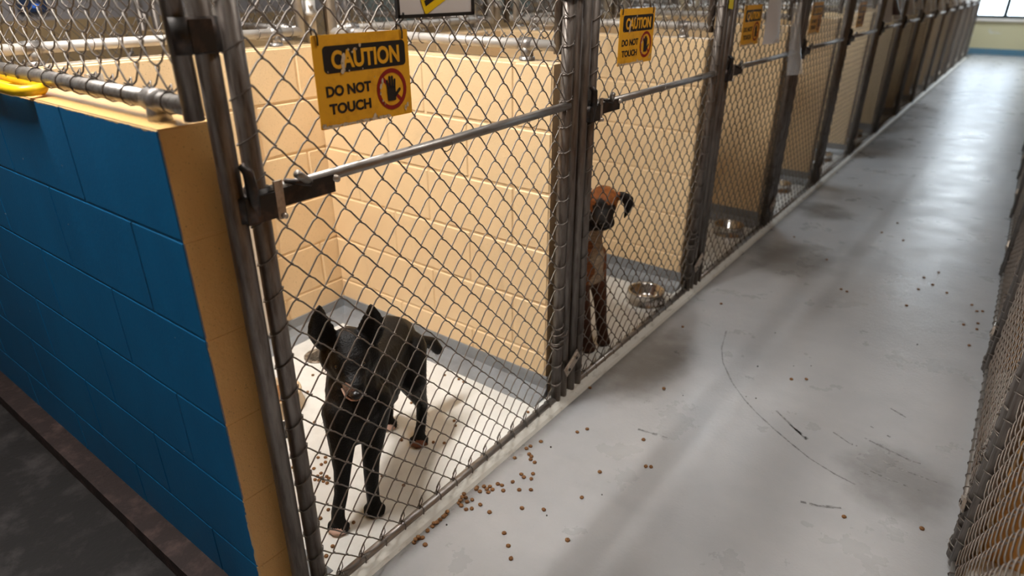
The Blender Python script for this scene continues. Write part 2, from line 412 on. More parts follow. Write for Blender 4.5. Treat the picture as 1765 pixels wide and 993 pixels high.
# ---------------------------------------------------------------- chain link
PX, PZ = .0362, .0392            # half widths between knuckles
def chain_mesh(width, z0, z1, n=5, r=.0019):
    """woven diamond fabric in the local yz plane"""
    b = MB(); nw = int(round(width/PX)); px = width/nw; rows = int((z1-z0)/PZ); pz = (z1-z0)/rows
    rg = random.Random(3)
    for k in range(nw):
        yc = (k+.5)*px; pts = []
        for j in range(rows+1):
            s = 1 if (j+k) % 2 == 0 else -1
            z = z0+j*pz; a = px/2
            jy, jz = rg.uniform(-.0008, .0008), rg.uniform(-.0012, .0012)
            ap = a+r*1.2
            if j > 0: pts.append((s*-.0056, yc+s*(a-.0080), z+jz-.0075)); pts.append((s*-.0036, yc+s*(a-.001), z+jz-.0020))
            pts.append((0, yc+s*ap+jy, z+jz))
            if j < rows: pts.append((s*.0036, yc+s*(a-.001), z+jz+.0020)); pts.append((s*.0056, yc+s*(a-.0080), z+jz+.0075))
        b.tube(pts, r, n, cap=False)
    return b
def loop(b, c, axis, R, r=.0016, n=10, tilt=0, m=5):
    pts = []
    for i in range(n):
        a = 2*PI*i/n
        if axis == 'z': pts.append((c[0]+R*math.cos(a), c[1]+R*math.sin(a), c[2]+tilt*math.sin(a+.6)))
        elif axis == 'y': pts.append((c[0]+R*math.cos(a), c[1]+tilt*math.sin(a), c[2]+R*math.sin(a)))
        else: pts.append((c[0]+tilt*math.sin(a), c[1]+R*math.cos(a), c[2]+R*math.sin(a)))
    b.tube(pts, r, m, closed=True)
GW, GH, SR, RR = 1.055, 1.86, .0185, .0125
CHAIN = {}
def make_gate():
    t = thing('kennel_gate', 'gate', 'gate', (0, Y0+.047, 0))
    for s in (0, 1):
        b = MB(); b.tube([(0, s*GW, .012), (0, s*GW, GH)], SR, 16); b.build('frame_stile', M['pipe'], t)
    for nm, z, r in (('bottom_rail', .027, .0135), ('middle_rail', 1.083, .0122), ('top_rail', GH, .0165)):
        b = MB(); x = .0 if nm != 'middle_rail' else .010
        b.tube([(x, 0, z), (x, GW/2, z-.0015), (x, GW, z)], r, 14); b.build(nm, M['rail'], t)
    chain_mesh(GW-.03, .045, GH-.02).build('chain_link_mesh', M['wire'], t, (0, .015, 0), True)
    b = MB(); rg = random.Random(5)
    z = .09
    while z < GH-.05:
        loop(b, (0, 0, z), 'z', SR+.0022, tilt=.012)
        z2 = z+.01; zz = z2
        b.tube([(.004, GW-SR-.016, zz+.008), (.018, GW-SR-.004, zz-.002), (.022, GW-.005, zz+.004), (.018, GW+.008, zz+.014)], .0016, 5)
        loop(b, (0, GW, zz), 'z', SR+.002, tilt=.004)
        z += PZ*2
    y = .06
    while y < GW-.04:
        loop(b, (0, y, .027), 'y', .0135+.0022, tilt=.006)
        # twisted tails standing up from the rail
        b.tube([(.002, y-.004, .040), (.007, y+.006, .066), (.001, y+.010, .081), (-.005, y+.004, .060), (0, y-.001, .043)], .0014, 5)
        if rg.random() < .3: loop(b, (.01, y+.02, 1.083), 'y', .0122+.003, r=.0013, tilt=.01)
        y += PX*2
    b.build('tie_wires', M['wire'], t, stuff=True)
    # fork latch gripping the fixed post
    b = MB(); b.box((.021, .085, 1.071), (.006, .15, .036), mi=0); b.tube([(.012, .052, 1.097), (.030, .10, 1.085)], .006, 8)
    la = b.build('latch_bracket', M['iron'], t)
    b = MB(); b.tube([(.0, .155, 1.080), (.030, .155, 1.080)], .0075, 10); b.build('bolt', M['zinc'], la)
    b = MB(); b.tube([(0, 0, 1.035), (0, 0, 1.095)], SR+.006, 16); b.tube([(.008, -.03, 1.04), (.008, -.03, 1.088)], .024, 12)
    b.box((.02, -.012, 1.062), (.02, .062, .05))
    lc = b.build('latch_collar', M['iron'], t)
    b = MB(); b.tube([(.020, -.022, 1.05), (.030, -.026, 1.10), (.032, -.03, 1.135), (.022, -.036, 1.148)], [.011, .011, .010, .007], 10)
    b.build('latch_lever', M['iron'], t)
    b = MB(); b.tube([(.024, .100, 1.088), (.050, .058, 1.116)], [.0075, .0085], 10); b.build('latch_handle', M['rail'], t)
    b = MB(); b.box((.024, .030, 1.068), (.005, .018, .075)); b.tube([(.022, .032, 1.037), (.034, .032, 1.037)], .006, 8)
    b.build('latch_plate', M['zinc'], t)
    # hinge at the foot of the far stile
    b = MB()
    for z in (.255, .268, .275, .31): loop(b, (0, GW, z), 'z', SR+.004, r=.0024, tilt=.006, n=12)
    b.tube([(.02, GW-.01, .30), (.03, GW+.012, .305), (.016, GW+.04, .312)], .002, 5)
    b.tube([(.02, GW-.02, .285), (.03, GW+.004, .29), (.02, GW+.03, .285)], .002, 5)
    b.build('hinge_wire', M['wire'], t)
    b = MB(); b.box((.030, GW+.064, .16), (.005, .085, .03), Matrix.Rotation(math.radians(30), 3, 'X'))
    b.box((.026, GW+.064, .16), (.003, .10, .045), Matrix.Rotation(math.radians(30), 3, 'X'))
    hp = b.build('hinge_plate', M['zinc'], t)
    for s in (-1, 1):
        b = MB(); b.tube([(.031, GW+.064+s*.024, .16+s*.014), (.0345, GW+.064+s*.024, .16+s*.014)], .006, 8); b.build('bolt', M['iron'], hp)
    b = MB(); b.tube([(0, GW, 1.40), (0, GW, 1.48)], SR+.007, 14); b.tube([(0, GW+.045, 1.40), (0, GW+.045, 1.48)], .026, 14); b.box((.012, GW+.022, 1.44), (.02, .04, .05))
    b.build('upper_hinge', M['iron'], t)
    return t
gate = make_gate()
GL = {0: 'nearest kennel gate, with notice board and caution sign, black dog behind it',
      1: 'second kennel gate, with a caution sign, a brown dog and steel bowl behind it',
      2: 'third kennel gate, with a caution sign beside a grey sheet, dark bowl behind it',
      3: 'fourth kennel gate, next after the clear plastic strip, with a caution sign'}
gate['label'] = GL[0]; gate['group'] = 'chain link gates of the long left row'
for k in range(1, NG):
    dup(gate, (0, Y0+.047+PITCH*k, 0), 0, GL.get(k, ORD[k]+' chain link kennel gate of the left row, counted from the camera'), gate['group'])
# the nearest gate is racked a little out of square
def rack(o, rail=False):
    o.data = o.data.copy()
    for v in o.data.vertices:
        y, z = v.co.y+o.location.y, v.co.z
        v.co.y -= .024*(1-z/GH)*(1-y/GW)
        if rail: v.co.z += .021*y/GW
    o.data.update()
# right row: seen edge on, so the gates face the aisle the other way
RY = 1.77
for k in range(-1, 13):
    g = dup(gate, (RX, RY-.035+PITCH*k+1.2, 0), PI, ORD[k+1]+' chain link kennel gate of the right row, counted from the camera', 'chain link gates of the right row')

def make_post():
    b = MB(); b.tube([(0, 0, -.0), (0, 0, GH+.14)], .0195, 16); p = MB()
    t = thing('fence_post', 'post', 'post', (0, 0, 0))
    b.build('pole', M['pipe'], t)
    b = MB(); b.lathe([(.0, .012), (.032, .012), (.034, .008), (.034, 0)], (0, 0, 0), 16); b.build('foot', M['iron'], t)
    b = MB()
    b.lathe([(.0, GH+.165), (.014, GH+.16), (.022, GH+.15), (.023, GH+.13)], (0, 0, 0), 12); b.build('cap', M['litpipe'], t)
    return t
post = make_post(); post.location = (0, .602, 0); post.rotation_euler = (-.011, 0, 0); post.location.y = .586
post['label'] = 'thick dark galvanised post standing at the end of the blue wall'; post['group'] = 'fixed posts between the left gates'
for k in range(NG):
    for j, dy in enumerate((.098+1.055-.011, .098+1.055+.045)):
        y = Y0+.0+PITCH*k+dy
        dup(post, (0, y, 0), 0, '%s post of the pair between the %s gate and the next, left row' % (('nearer', 'farther')[j], ORD[k]), post['group'])
rpost = dup(post, (RX+.004, RY+.016, 0), 0, 'thick galvanised post wrapped in wire at the near end of the right fence', 'thick posts of the right fence')
for ch in list(rpost.children):
    if ch.name.startswith('pole'):
        bb = MB(); bb.tube([(0, 0, 0), (0, 0, GH+.14)], .029, 18); ch.data = bb.mesh('pole', M['pipe'])
    elif ch.name.startswith('foot'): bpy.data.objects.remove(ch)
    else: ch.scale = (1.45, 1.45, 1)
b = MB(); z = .035; rg = random.Random(6)
while z < GH:
    loop(b, (0, 0, z), 'z', .031, r=.0019, tilt=rg.uniform(-.012, .012), n=14)
    if z < .2: loop(b, (0, 0, z+.02), 'z', .032, r=.0019, tilt=rg.uniform(-.014, .014), n=14)
    b.tube([(-.026, -.018, z), (-.03, -.034, z+.01), (-.018, -.05, z+.006)], .0017, 5)
    z += PZ*2
b.build('tie_wires', M['wire'], rpost, stuff=True)
for k in range(0, 13):
    dup(rpost, (RX+.004, RY+.016+PITCH*(k+1), 0), 0, '%s thick post after the nearest one in the right fence' % ORD[k], rpost['group'])

# ---------------------------------------------------------------- screens over the walls
def make_screen(w, z0=1.268, z1=2.0):
    """framed chain link panel along local y, standing on short feet on top of a wall"""
    t = thing('wall_top_screen', 's', 'fence panel')
    b = MB(); b.tube([(0, 0, z0), (0, w, z0)], .0165, 14); b.build('bottom_rail', M['litpipe'], t)
    b = MB(); b.tube([(0, 0, z1), (0, w, z1)], .0165, 12); b.build('top_rail', M['litpipe'], t)
    for y in (.0, w): 
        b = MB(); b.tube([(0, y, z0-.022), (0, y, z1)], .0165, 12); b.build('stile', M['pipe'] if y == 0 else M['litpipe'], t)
    chain_mesh(w-.03, z0+.02, z1-.015, 5, .0018).build('chain_link_mesh', M['wire'], t, (0, .015, 0), True)
    b = MB(); y = .07
    while y < w-.04:
        loop(b, (0, y, z0), 'y', .0165+.002, tilt=.004); 
        b.tube([(.003, y-.008, z0+.017), (.008, y, z0+.03), (.002, y+.008, z0+.019), (-.006, y, z0+.022)], .0017, 5)
        y += PX*2
    b.build('tie_wires', M['wire'], t, stuff=True)
    for y in (.12, w-.12):
        b = MB(); b.lathe([(.0, 1.222+.012), (.024, 1.222+.010), (.026, 1.222), ], (0, y, 0), 14)
        b.tube([(0, y, 1.222), (0, y, z0)], [.021, .019], 12)
        b.tube([(0, y-.022, z0), (0, y+.022, z0)], .0215, 12)
        b.build('foot_clamp', M['rail'], t)
    return t
scr = make_screen(1.06); GS = 'chain link screens on the partition walls'
scr.location = (.002, .556, -.014); scr.rotation_euler = (0, 0, PI/2)
for ch in scr.children:
    if ch.name.startswith('bottom_rail'): rail_src = ch
scr['label'] = 'pipe framed chain link screen standing on top of the blue wall'; scr['group'] = GS
for k in range(1, 9):
    dup(scr, (-.055, .56+PITCH*k-.01, 0), PI/2, 'pipe framed chain link screen on the %s partition wall after the blue one' % ORD[k-1], GS)
for k in range(0, 7):
    g = dup(scr, (-1.24, .65+PITCH*k-.02, 0), 0, 'pipe framed chain link screen on the back wall of the %s kennel' % ORD[k], 'chain link screens on the back wall')
rail_src.data = rail_src.data.copy(); rail_src.data.materials[0] = M['rail']  # darker metal puts this rail's unlit front into its colour
# clamp joining the first screen to the corner post
b = MB(); b.tube([(0, 0, -.028), (0, 0, .028)], .026, 14); b.tube([(-.002, .036, -.028), (-.002, .036, .028)], .0255, 14); b.box((.02, .018, 0), (.014, .04, .05))
tag(b.build('pipe_clamp', M['iron'], None, (.002, .566, 1.365)), 'dark clamp tying the blue wall screen to the corner post', 'clamp')
# corner posts behind, on the back wall
cp = thing('corner_post', 'grey corner post with collar behind the caution sign, on the back wall', 'post', (-1.25, 1.75, 1.22), 0, 'corner posts on the back wall')
b = MB(); b.tube([(0, 0, 0), (0, 0, .8)], .022, 14); b.build('pole', M['litpipe'], cp)
b = MB(); b.lathe([(.0, .1), (.024, .1), (.032, .105), (.034, .115), (.026, .125), (.026, .16), (.0, .16)], (0, 0, 0), 16); b.tube([(.0, 0, .14), (.04, -.02, .14)], .009, 10); b.build('collar', M['litpipe'], cp)
for k in range(1, 6): dup(cp, (-1.25, 1.75+PITCH*k, 1.22), 0, '%s grey corner post along the back wall' % ORD[k], cp['group'])

# back row of kennels beyond the back wall (blurred)
bg_scr = None
for k in range(1, 8):
    dup(scr, (-1.32, .56+PITCH*k-.01, 0), PI/2, 'chain link screen on the %s wall of the back row of kennels' % ORD[k], 'screens of the back row')
for k in range(0, 7):
    dup(gate, (-2.6, Y0+PITCH*k+GW+.05, 0), PI, '%s gate of the back row of kennels' % ORD[k], 'gates of the back row')
    dup(post, (-2.6, Y0+PITCH*k-.02, 0), 0, '%s post of the back row of kennels' % ORD[k], 'posts of the back row')

# guillotine dog door in the back wall of the first kennel
gd = thing('sliding_dog_door', 'guillotine dog door with pale metal channels on the back wall of the first kennel', 'door', (XB, .875, 0))
for y, wd in ((0, .045), (.465, .04)):
    b = MB(); b.box((.004, y, .64), (.008, wd, 1.10)); b.box((.013, y-wd/2+.004, .64), (.022, .006, 1.10)); b.box((.013, y+wd/2-.004, .64), (.022, .006, 1.10))
    ch = b.build('door_channel', M['strip'], gd)
    b = MB(); b.box((.0095, y-.004, .64), (.003, .006, 1.10)); b.build('groove', M['hole'], ch)
b = MB(); b.box((.008, .2325, .40), (.008, .43, .62)); b.box((.014, .2325, .70), (.012, .43, .02)); b.build('door_panel', M['strip'], gd)

# ---------------------------------------------------------------- light fixtures
for (x, y, ln, wts, col, lab) in LAMPS:
    t = thing('ceiling_light', lab, 'light', (x, y, CEIL))
    b = MB(); b.box((0, 0, -.03), (.2, ln+.06, .06)); b.build('housing', M['lampbody'], t)
    b = MB(); b.box((0, 0, -.066), (.15, ln, .012)); b.build('diffuser', M['lamp'], t)
    l = bpy.data.lights.new('strip_lamp', 'AREA'); l.shape = 'RECTANGLE'; l.size = .15; l.size_y = ln; l.energy = wts; l.color = col
    o = bpy.data.objects.new('strip_lamp', l); C.objects.link(o); o.parent = t; o.location = (0, 0, -.075)

# ---------------------------------------------------------------- signs
def text_mesh(s, size, name, ext=.0004, off=.0):
    cu = bpy.data.curves.new('t', 'FONT'); cu.body = s; cu.size = size; cu.extrude = ext; cu.offset = off; cu.resolution_u = 4
    o = bpy.data.objects.new('t', cu); C.objects.link(o); me = mod_mesh(o, name); bpy.data.objects.remove(o); bpy.data.curves.remove(cu)
    return me
def fit_text(s, y0, y1, z0, z1, name, m, parent, off, x):
    me = text_mesh(s, .05, name, off=off); me.materials.clear(); me.materials.append(m)
    xs = [v.co.x for v in me.vertices]; ys = [v.co.y for v in me.vertices]
    ax, bx, ay, by = min(xs), max(xs), min(ys), max(ys)
    for v in me.vertices:
        u = (v.co.x-ax)/(bx-ax); w_ = (v.co.y-ay)/(by-ay); d = v.co.z
        v.co = (x+d, y0+(y1-y0)*u, z0+(z1-z0)*w_)
    me.update(); return link(name, me, parent)
def rrect(y0, y1, z0, z1, r, n=5):
    P = []
    for cy, cz, a0 in ((y1-r, z1-r, 0), (y0+r, z1-r, 90), (y0+r, z0+r, 180), (y1-r, z0+r, 270)):
        for i in range(n+1):
            a = math.radians(a0+90*i/n); P.append((cy+r*math.cos(a), cz+r*math.sin(a)))
    return P
def make_sign():
    w, h = .25, .175
    t = thing('caution_sign', 's', 'sign')
    Z = lambda v: -v*h
    b = MB(); b.prism(rrect(0, w, -h, 0, .003, 2), .0015, 'x', 0); b.build('plate', M['signy'], t)
    b = MB(); b.prism(rrect(.09*w, .957*w, Z(.405), Z(.115), .009), .0004, 'x', .0016); b.build('black_panel', M['signblack'], t)
    fit_text('CAUTION', .165*w, .885*w, Z(.365), Z(.165), 'lettering', M['signy'], t, .0016, .0024)['label'] = 'yellow word CAUTION'
    fit_text('DO NOT', .085*w, .545*w, Z(.655), Z(.535), 'lettering', M['signblack'], t, .0017, .0020)['label'] = 'black words DO NOT'
    fit_text('TOUCH', .10*w, .53*w, Z(.85), Z(.73), 'lettering', M['signblack'], t, .0017, .0020)['label'] = 'black word TOUCH'
    cy, cz, R = .775*w, Z(.67), .0425
    b = MB(); n = 40; vs = []; fs = []
    for x in (.0017, .0023):
        for rr in (R, R*.80):
            for i in range(n): a = 2*PI*i/n; vs.append((x, cy+rr*math.cos(a), cz+rr*math.sin(a)))
    for i in range(n):
        j = (i+1) % n
        fs += [(i, j, n+j, n+i), (2*n+i, 2*n+j, 3*n+j, 3*n+i), (i, j, 2*n+j, 2*n+i), (n+i, n+j, 3*n+j, 3*n+i)]
    b.add(vs, fs)
    b.box((.0019, cy, cz), (.0004, 2*R*.84, R*.17), Matrix.Rotation(math.radians(-45), 3, 'X'))
    b.build('prohibition_ring', M['signred'], t)
    b = MB(); k = R/.0425
    def bar(y, z, ln, wd, ang):
        c, s = math.cos(ang), math.sin(ang); P = []
        for (u, v) in rrect(-wd/2, wd/2, 0, ln, wd*.45, 3): P.append((cy+(y+u*c-v*s)*k, cz+(z+u*s+v*c)*k))
        b.prism(P, .0004, 'x', .0023)
    b.prism([(cy+a*k, cz+c_*k) for a, c_ in rrect(-.014, .010, -.024, .006, .003, 3)], .0004, 'x', .0023)
    bar(-.0115, .000, .020, .0052, .10); bar(-.0050, .002, .0255, .0054, .03); bar(.0012, .002, .0255, .0054, -.03); bar(.0073, .000, .021, .0052, -.09)
    bar(.006, -.016, .024, .0066, -.85)
    b.build('hand_symbol', M['signblack'], t)
    rg = random.Random(11)
    def chip(b, y, z, a, c_, n=9):
        b.prism([(y+a*math.cos(2*PI*i/n)*rg.uniform(.6, 1.2), z+c_*math.sin(2*PI*i/n)*rg.uniform(.6, 1.2)) for i in range(n)], .0003, 'x', .0029)
    b = MB(); chip(b, .272*w, Z(.33), .005, .017); chip(b, .262*w, Z(.39), .006, .006); chip(b, .285*w, Z(.24), .004, .010)
    for (u, v, s1) in ((.41, .17, .004), (.38, .20, .003), (.46, .13, .004), (.34, .17, .0025), (.33, .395, .002), (.47, .39, .0016), (.12, .385, .0014), (.59, .5, .0014)): chip(b, u*w, Z(v), s1, s1)
    for (u, v, s1) in ((.67, .56, .0045), (.65, .62, .005), (.64, .70, .003), (.66, .79, .003), (.68, .83, .0022), (.945, .88, .004), (.92, .92, .005)): chip(b, u*w, Z(v), s1*.8, s1*1.3)
    for i in range(16): chip(b, (.08+.05*i)*w*.85, Z(.985)+.001, .008, rg.uniform(.002, .005))
    chip(b, .56*w, Z(.95), .006, .007); chip(b, .03*w, Z(.96), .006, .006)
    b.build('paint_chips', M['chip'], t, stuff=True)
    for u in (.055, .93):
        b = MB(); b.tube([(.003, u*w, -.018), (.005, u*w-.001, -.004), (.002, u*w-.003, .010), (-.010, u*w-.003, .012), (-.012, u*w, -.01)], .0017, 6)
        b.build('cable_tie', M['black'], t)
    return t
sg = make_sign(); sg.location = (.012, .80, 1.352); sg.rotation_euler = (0, 0, 0)
sg['label'] = 'large yellow caution do not touch sign with chipped paint on the nearest gate'; sg['group'] = 'caution signs on the gates'
for y, z, lab in ((1.998, 1.366, 'yellow caution do not touch sign on the second gate, chipped over the first letters'),
                  (3.165, 1.35, 'narrow looking caution sign on the third gate, beside the grey sheet'),
                  (4.325, 1.34, 'yellow caution sign on the fourth gate, fourth from the camera'),
                  (5.62, 1.315, 'small far caution sign on the fifth gate, fifth from the camera')):
    dup(sg, (.012, y, z), 0, lab, sg['group'])
# notice board at the top of the nearest gate
nb = thing('notice_board', 'white notice board in a black frame with yellow and black tape, top of nearest gate', 'board', (.014, 1.024, 1.375))
b = MB(); b.box((.002, .119, .10), (.003, .236, .20)); b.build('board', M['white'], nb)
b = MB()
for c_, d in (((.003, .119, .002), (.008, .246, .007)), ((.003, .119, .198), (.008, .246, .007)), ((.003, -.001, .1), (.008, .007, .2)), ((.003, .239, .1), (.008, .007, .2))): b.box(c_, d)
b.build('board_frame', M['black'], nb)
b = MB(); b.box((.0045, .112, .036), (.001, .085, .034), Matrix.Rotation(.42, 3, 'X')); st = b.build('hazard_tape', M['yellow'], nb)
b = MB(); b.box((.0052, .098, .034), (.001, .040, .011), Matrix.Rotation(.42, 3, 'X')); b.build('black_stripe', M['signblack'], st)
b = MB(); b.tube([(-.01, .013, -.012), (.006, .013, .0), (.006, .012, .01)], .0018, 6); b.build('cable_tie', M['black'], nb)
# yellow tag on the post after the second gate
b = MB(); b.box((.0225, 0, .045), (.001, .05, .09)); b.add([(.0215, -.025, .0), (.0235, -.025, 0), (.0235, .025, -.006), (.0215, .025, -.006), (.0215, -.025, .02), (.0235, -.025, .02), (.0235, .025, .02), (.0215, .025, .02)], [(0,1,2,3), (4,5,6,7), (0,1,5,4), (2,3,7,6), (1,2,6,5), (0,3,7,4)])
tag(b.build('yellow_tag', M['yellowtape'], None, (0, 2.955, 1.345)), 'yellow tag taped to the post past the second gate', 'tag')
# grey sheet and clear strip on the third gate
def sheet(name, y, z0, w, h, m, lab, cat, curl=.02, group=None, x=.016, lean=0):
    b = MB(); nx, nz = 5, 10; vs = []
    for s in (0, 1):
        for i in range(nz+1):
            for j in range(nx+1):
                u, v = j/nx, i/nz
                vs.append((x+curl*math.sin(u*2.2)*(1-v)**2+.0008*s+lean*(1-v), (u-.5)*w, z0-z0+v*h))
    k = (nx+1)*(nz+1)
    for i in range(nz):
        for j in range(nx):
            q = i*(nx+1)+j
            b2 = (q, q+1, q+nx+2, q+nx+1)
            b.f.append(list(b2)); b.m.append(0); b.sm.append(True); b.f.append([t_+k for t_ in b2]); b.m.append(0); b.sm.append(True)
    b.v = [tuple(v_) for v_ in vs]
    return tag(b.build(name, m, None, (0, y, z0)), lab, cat, group)
sheet('paper_sleeve', 3.58, 1.165, .19, .34, M['white'], 'grey white sheet in a sleeve hanging beside the third caution sign', 'sheet', .03)
b = MB(); b.prism([(0, 0), (.19, .04), (.19, .09), (.10, .05)], .001, 'x', .05)
tag(b.build('plastic_flap', M['clear'], None, (0, 3.485, 1.155)), 'folded clear plastic corner under the grey white sheet', 'plastic')
sheet('plastic_strip', 3.93, .985, .17, .36, M['clear'], 'clear plastic strip dangling over the middle rail of the third gate', 'plastic', .05, None, .03, .03)
rg = random.Random(4)
for k in range(5, 14):
    for j in range(2):
        y = Y0+.2+PITCH*k+j*.45+rg.uniform(-.06, .06)
        sheet('paper_sheet', y, 1.16+rg.uniform(-.03, .05), .2, .30, M['paper'], '%s white paper clipped to the %s gate of the left row' % (('nearer', 'farther')[j], ORD[k]), 'paper', .05, 'papers on the far gates')
sheet('dark_folder', 6.95, 1.19, .24, .25, mat('dark_purple_card', (.05, .03, .05), .4), 'dark folder with a curled white edge on the sixth gate', 'folder', .08)

# ---------------------------------------------------------------- floor items
SCUFFS = [[(0.308, 2.663), (0.348, 2.498), (0.396, 2.385), (0.482, 2.259), (0.563, 2.171), (0.623, 2.119), (0.699, 2.064), (0.771, 2.017), (0.85, 1.97), (0.939, 1.938), (1.002, 1.926)], [(0.679, 2.175), (0.718, 2.143), (0.816, 2.066)], [(0.746, 2.117), (0.818, 2.072)], [(0.88, 2.167), (0.942, 2.134), (0.969, 2.136)], [(0.975, 2.199), (1.023, 2.185), (1.124, 2.16), (1.157, 2.166)], [(0.978, 2.284), (1.047, 2.258)], [(0.994, 2.008), (1.031, 1.995), (1.083, 1.987)], [(1.026, 2.025), (1.095, 2.016), (1.176, 2.018)], [(1.047, 2.101), (1.116, 2.093), (1.207, 2.094)], [(1.016, 2.449), (1.099, 2.405)], [(0.883, 1.743), (0.931, 1.758), (0.989, 1.79)], [(0.32, 1.764), (0.424, 1.782)]]
scf = MB(); rg = random.Random(2)
for i, l in enumerate(SCUFFS):
    # resample and ribbon each scuff flat on the floor
    P = [Vector((x, y, .0006)) for x, y in l]; Q = []
    for a in range(len(P)-1):
        for t in range(6): Q.append(P[a].lerp(P[a+1], t/6))
    Q.append(P[-1]); wd = .0035 if i == 0 else .006
    for a in range(len(Q)-1):
        if i and rg.random() < .22: continue
        d = (Q[a+1]-Q[a]).normalized(); nrm = Vector((-d.y, d.x, 0))*wd*rg.uniform(.35, 1)
        scf.add([Q[a]-nrm, Q[a]+nrm, Q[a+1]+nrm, Q[a+1]-nrm], [(0,1,2,3)])
sc_o = scf.build('scuff_marks', M['scuff']); struct(sc_o)
def kib_mesh(seed, r, h):
    rg = random.Random(seed); b = MB(); n = 10
    e = rg.uniform(.82, 1)
    prof = [(0, 0), (r*.8, 0), (r, h*.3), (r*.98, h*.62), (r*.72, h*.95), (0, h*.98)]
    b.lathe(prof, (0, 0, 0), n); b.v = [(x*(1+rg.uniform(-.06, .06)), y*e*(1+rg.uniform(-.06, .06)), z*(1+rg.uniform(-.06, .06))) for x, y, z in b.v]
    return b.mesh('kibble', M['kibble'])
KM = [kib_mesh(i, .0072, .0065) for i in range(5)]; KS = [kib_mesh(10+i, .0062, .006) for i in range(4)]
rg = random.Random(9)
_one = ['', 'first', 'second', 'third', 'fourth', 'fifth', 'sixth', 'seventh', 'eighth', 'ninth', 'tenth', 'eleventh', 'twelfth', 'thirteenth', 'fourteenth', 'fifteenth', 'sixteenth', 'seventeenth', 'eighteenth', 'nineteenth', 'twentieth']
def nth(i, n):
    if i == 0: return 'leftmost'
    if i == n-1: return 'rightmost'
    i += 1; w = _one[i] if i <= 20 else ('thirtieth' if i == 30 else ('twenty-' if i < 30 else 'thirty-')+_one[i % 10])
    return w+' from the left'
def kibbles(L_, z, meshes, lab, group, order=False):
    placed = []
    if order: L_ = sorted(L_, key=lambda p: ((p[0]-1.0903)*.797+p[1]*.603)/(p[1]*.72-(p[0]-1.0903)*.545+.615))
    for i_, (x, y) in enumerate(L_):
        lift = 0
        for (a, c_, zz) in placed:
            if (x-a)**2+(y-c_)**2 < .0105**2: lift = max(lift, zz-z+.0062)
        o = link('dog_kibble', rg.choice(meshes)); o.location = (x, y, z+lift); o.rotation_euler = (rg.uniform(-.05, .05), rg.uniform(-.05, .05), rg.uniform(0, 6.28))
        tag(o, (nth(i_, len(L_))+' of the '+lab) if order else lab, 'kibble', group); placed.append((x, y, z+lift))
KIB_CURB = [(0.084, 1.496), (0.07, 1.454), (0.066, 1.436), (0.063, 1.373), (0.09, 1.418), (0.103, 1.413), (0.11, 1.399), (0.129, 1.395), (0.157, 1.347), (0.128, 1.322), (0.143, 1.316), (0.166, 1.324), (0.127, 1.277), (0.095, 1.241), (0.109, 1.244), (0.127, 1.228), (0.165, 1.261), (0.194, 1.283), (0.082, 1.217), (0.067, 1.206), (0.082, 1.202), (0.097, 1.211), (0.094, 1.194), (0.071, 1.181), (0.045, 1.19), (0.055, 1.182), (0.04, 1.128), (0.053, 1.134), (0.051, 1.12), (0.068, 1.123), (0.075, 1.139), (0.04, 1.11), (0.029, 1.103), (0.065, 1.1), (0.087, 1.097), (0.098, 1.11), (0.108, 1.138), (0.15, 1.131), (0.218, 1.203), (0.274, 1.238), (0.006, 1.044), (0.016, 1.033), (0.036, 1.051), (0.026, 1.019), (0.02, 1.005), (0.012, 0.994), (0.02, 0.986), (0.052, 0.966), (0.013, 0.929), (0.015, 0.911), (0.025, 0.917), (0.044, 0.929), (0.059, 0.938), (0.083, 0.924)]
KIB_NEAR = [(0.157, 1.617), (0.176, 1.653), (0.363, 1.721), (0.432, 1.6), (0.447, 1.608), (0.325, 1.485), (0.05, 1.883), (0.283, 2.054), (0.339, 1.351), (0.395, 1.182), (0.235, 1.093), (0.273, 1.063), (0.306, 1.032)]
KIB_RIGHT_NEAR = [(1.004, 1.755), (1.196, 1.843)]
KIB_MID = [(0.663, 2.425), (0.711, 2.461), (0.135, 2.572), (0.188, 2.912), (0.208, 4.098), (0.463, 3.831), (0.654, 3.441), (0.623, 3.453)]
KIB_FAR = [(0.63, 4.522), (0.679, 4.781), (0.763, 4.443), (1.0, 4.01), (0.946, 3.882), (0.995, 3.807), (0.943, 3.696), (1.066, 3.736), (0.925, 3.447)]
KIB_FENCE = [(1.181, 3.649), (1.207, 3.582), (1.229, 3.599), (1.169, 3.384), (1.222, 3.438), (1.222, 3.368), (1.208, 3.173)]
KIB_PILE = [(-0.431, 0.956), (-0.412, 0.971), (-0.393, 0.956), (-0.395, 0.941), (-0.398, 0.914), (-0.362, 0.914), (-0.36, 0.899), (-0.353, 0.884), (-0.344, 0.902), (-0.341, 0.89), (-0.326, 0.895), (-0.335, 0.915), (-0.323, 0.914), (-0.31, 0.897)]
KIB_BACK = [(-0.596, 1.068), (-0.537, 0.927), (-0.456, 0.877), (-0.438, 0.871), (-0.852, 1.256), (-0.8, 1.149), (-0.771, 1.17), (-0.897, 1.14)]
KIB_FEET = [(-0.344, 1.018), (-0.28, 0.946), (-0.267, 0.933), (-0.216, 0.827), (-0.207, 0.791), (-0.118, 0.839), (-0.113, 0.815), (-0.096, 0.746), (-0.083, 0.714)]
KIB_SIDE = [(-0.405, 1.358), (-0.206, 1.373), (-0.185, 1.355), (-0.278, 1.184), (-0.151, 1.261), (-0.183, 1.241), (-0.197, 1.023), (-0.113, 1.034), (-0.027, 1.573), (-0.435, 1.572), (-0.37, 1.584), (-0.342, 1.58)]
CRUMB = [(0.382, 1.401), (0.127, 1.494), (0.641, 2.536), (0.593, 2.208), (0.559, 2.197), (0.362, 2.057), (0.523, 2.441), (0.699, 2.58), (0.08, 1.017), (0.294, 1.225), (1.025, 3.048), (0.493, 2.776)]
FZ = .0302
def cz(x): return 0.0 if x > .043 else .004
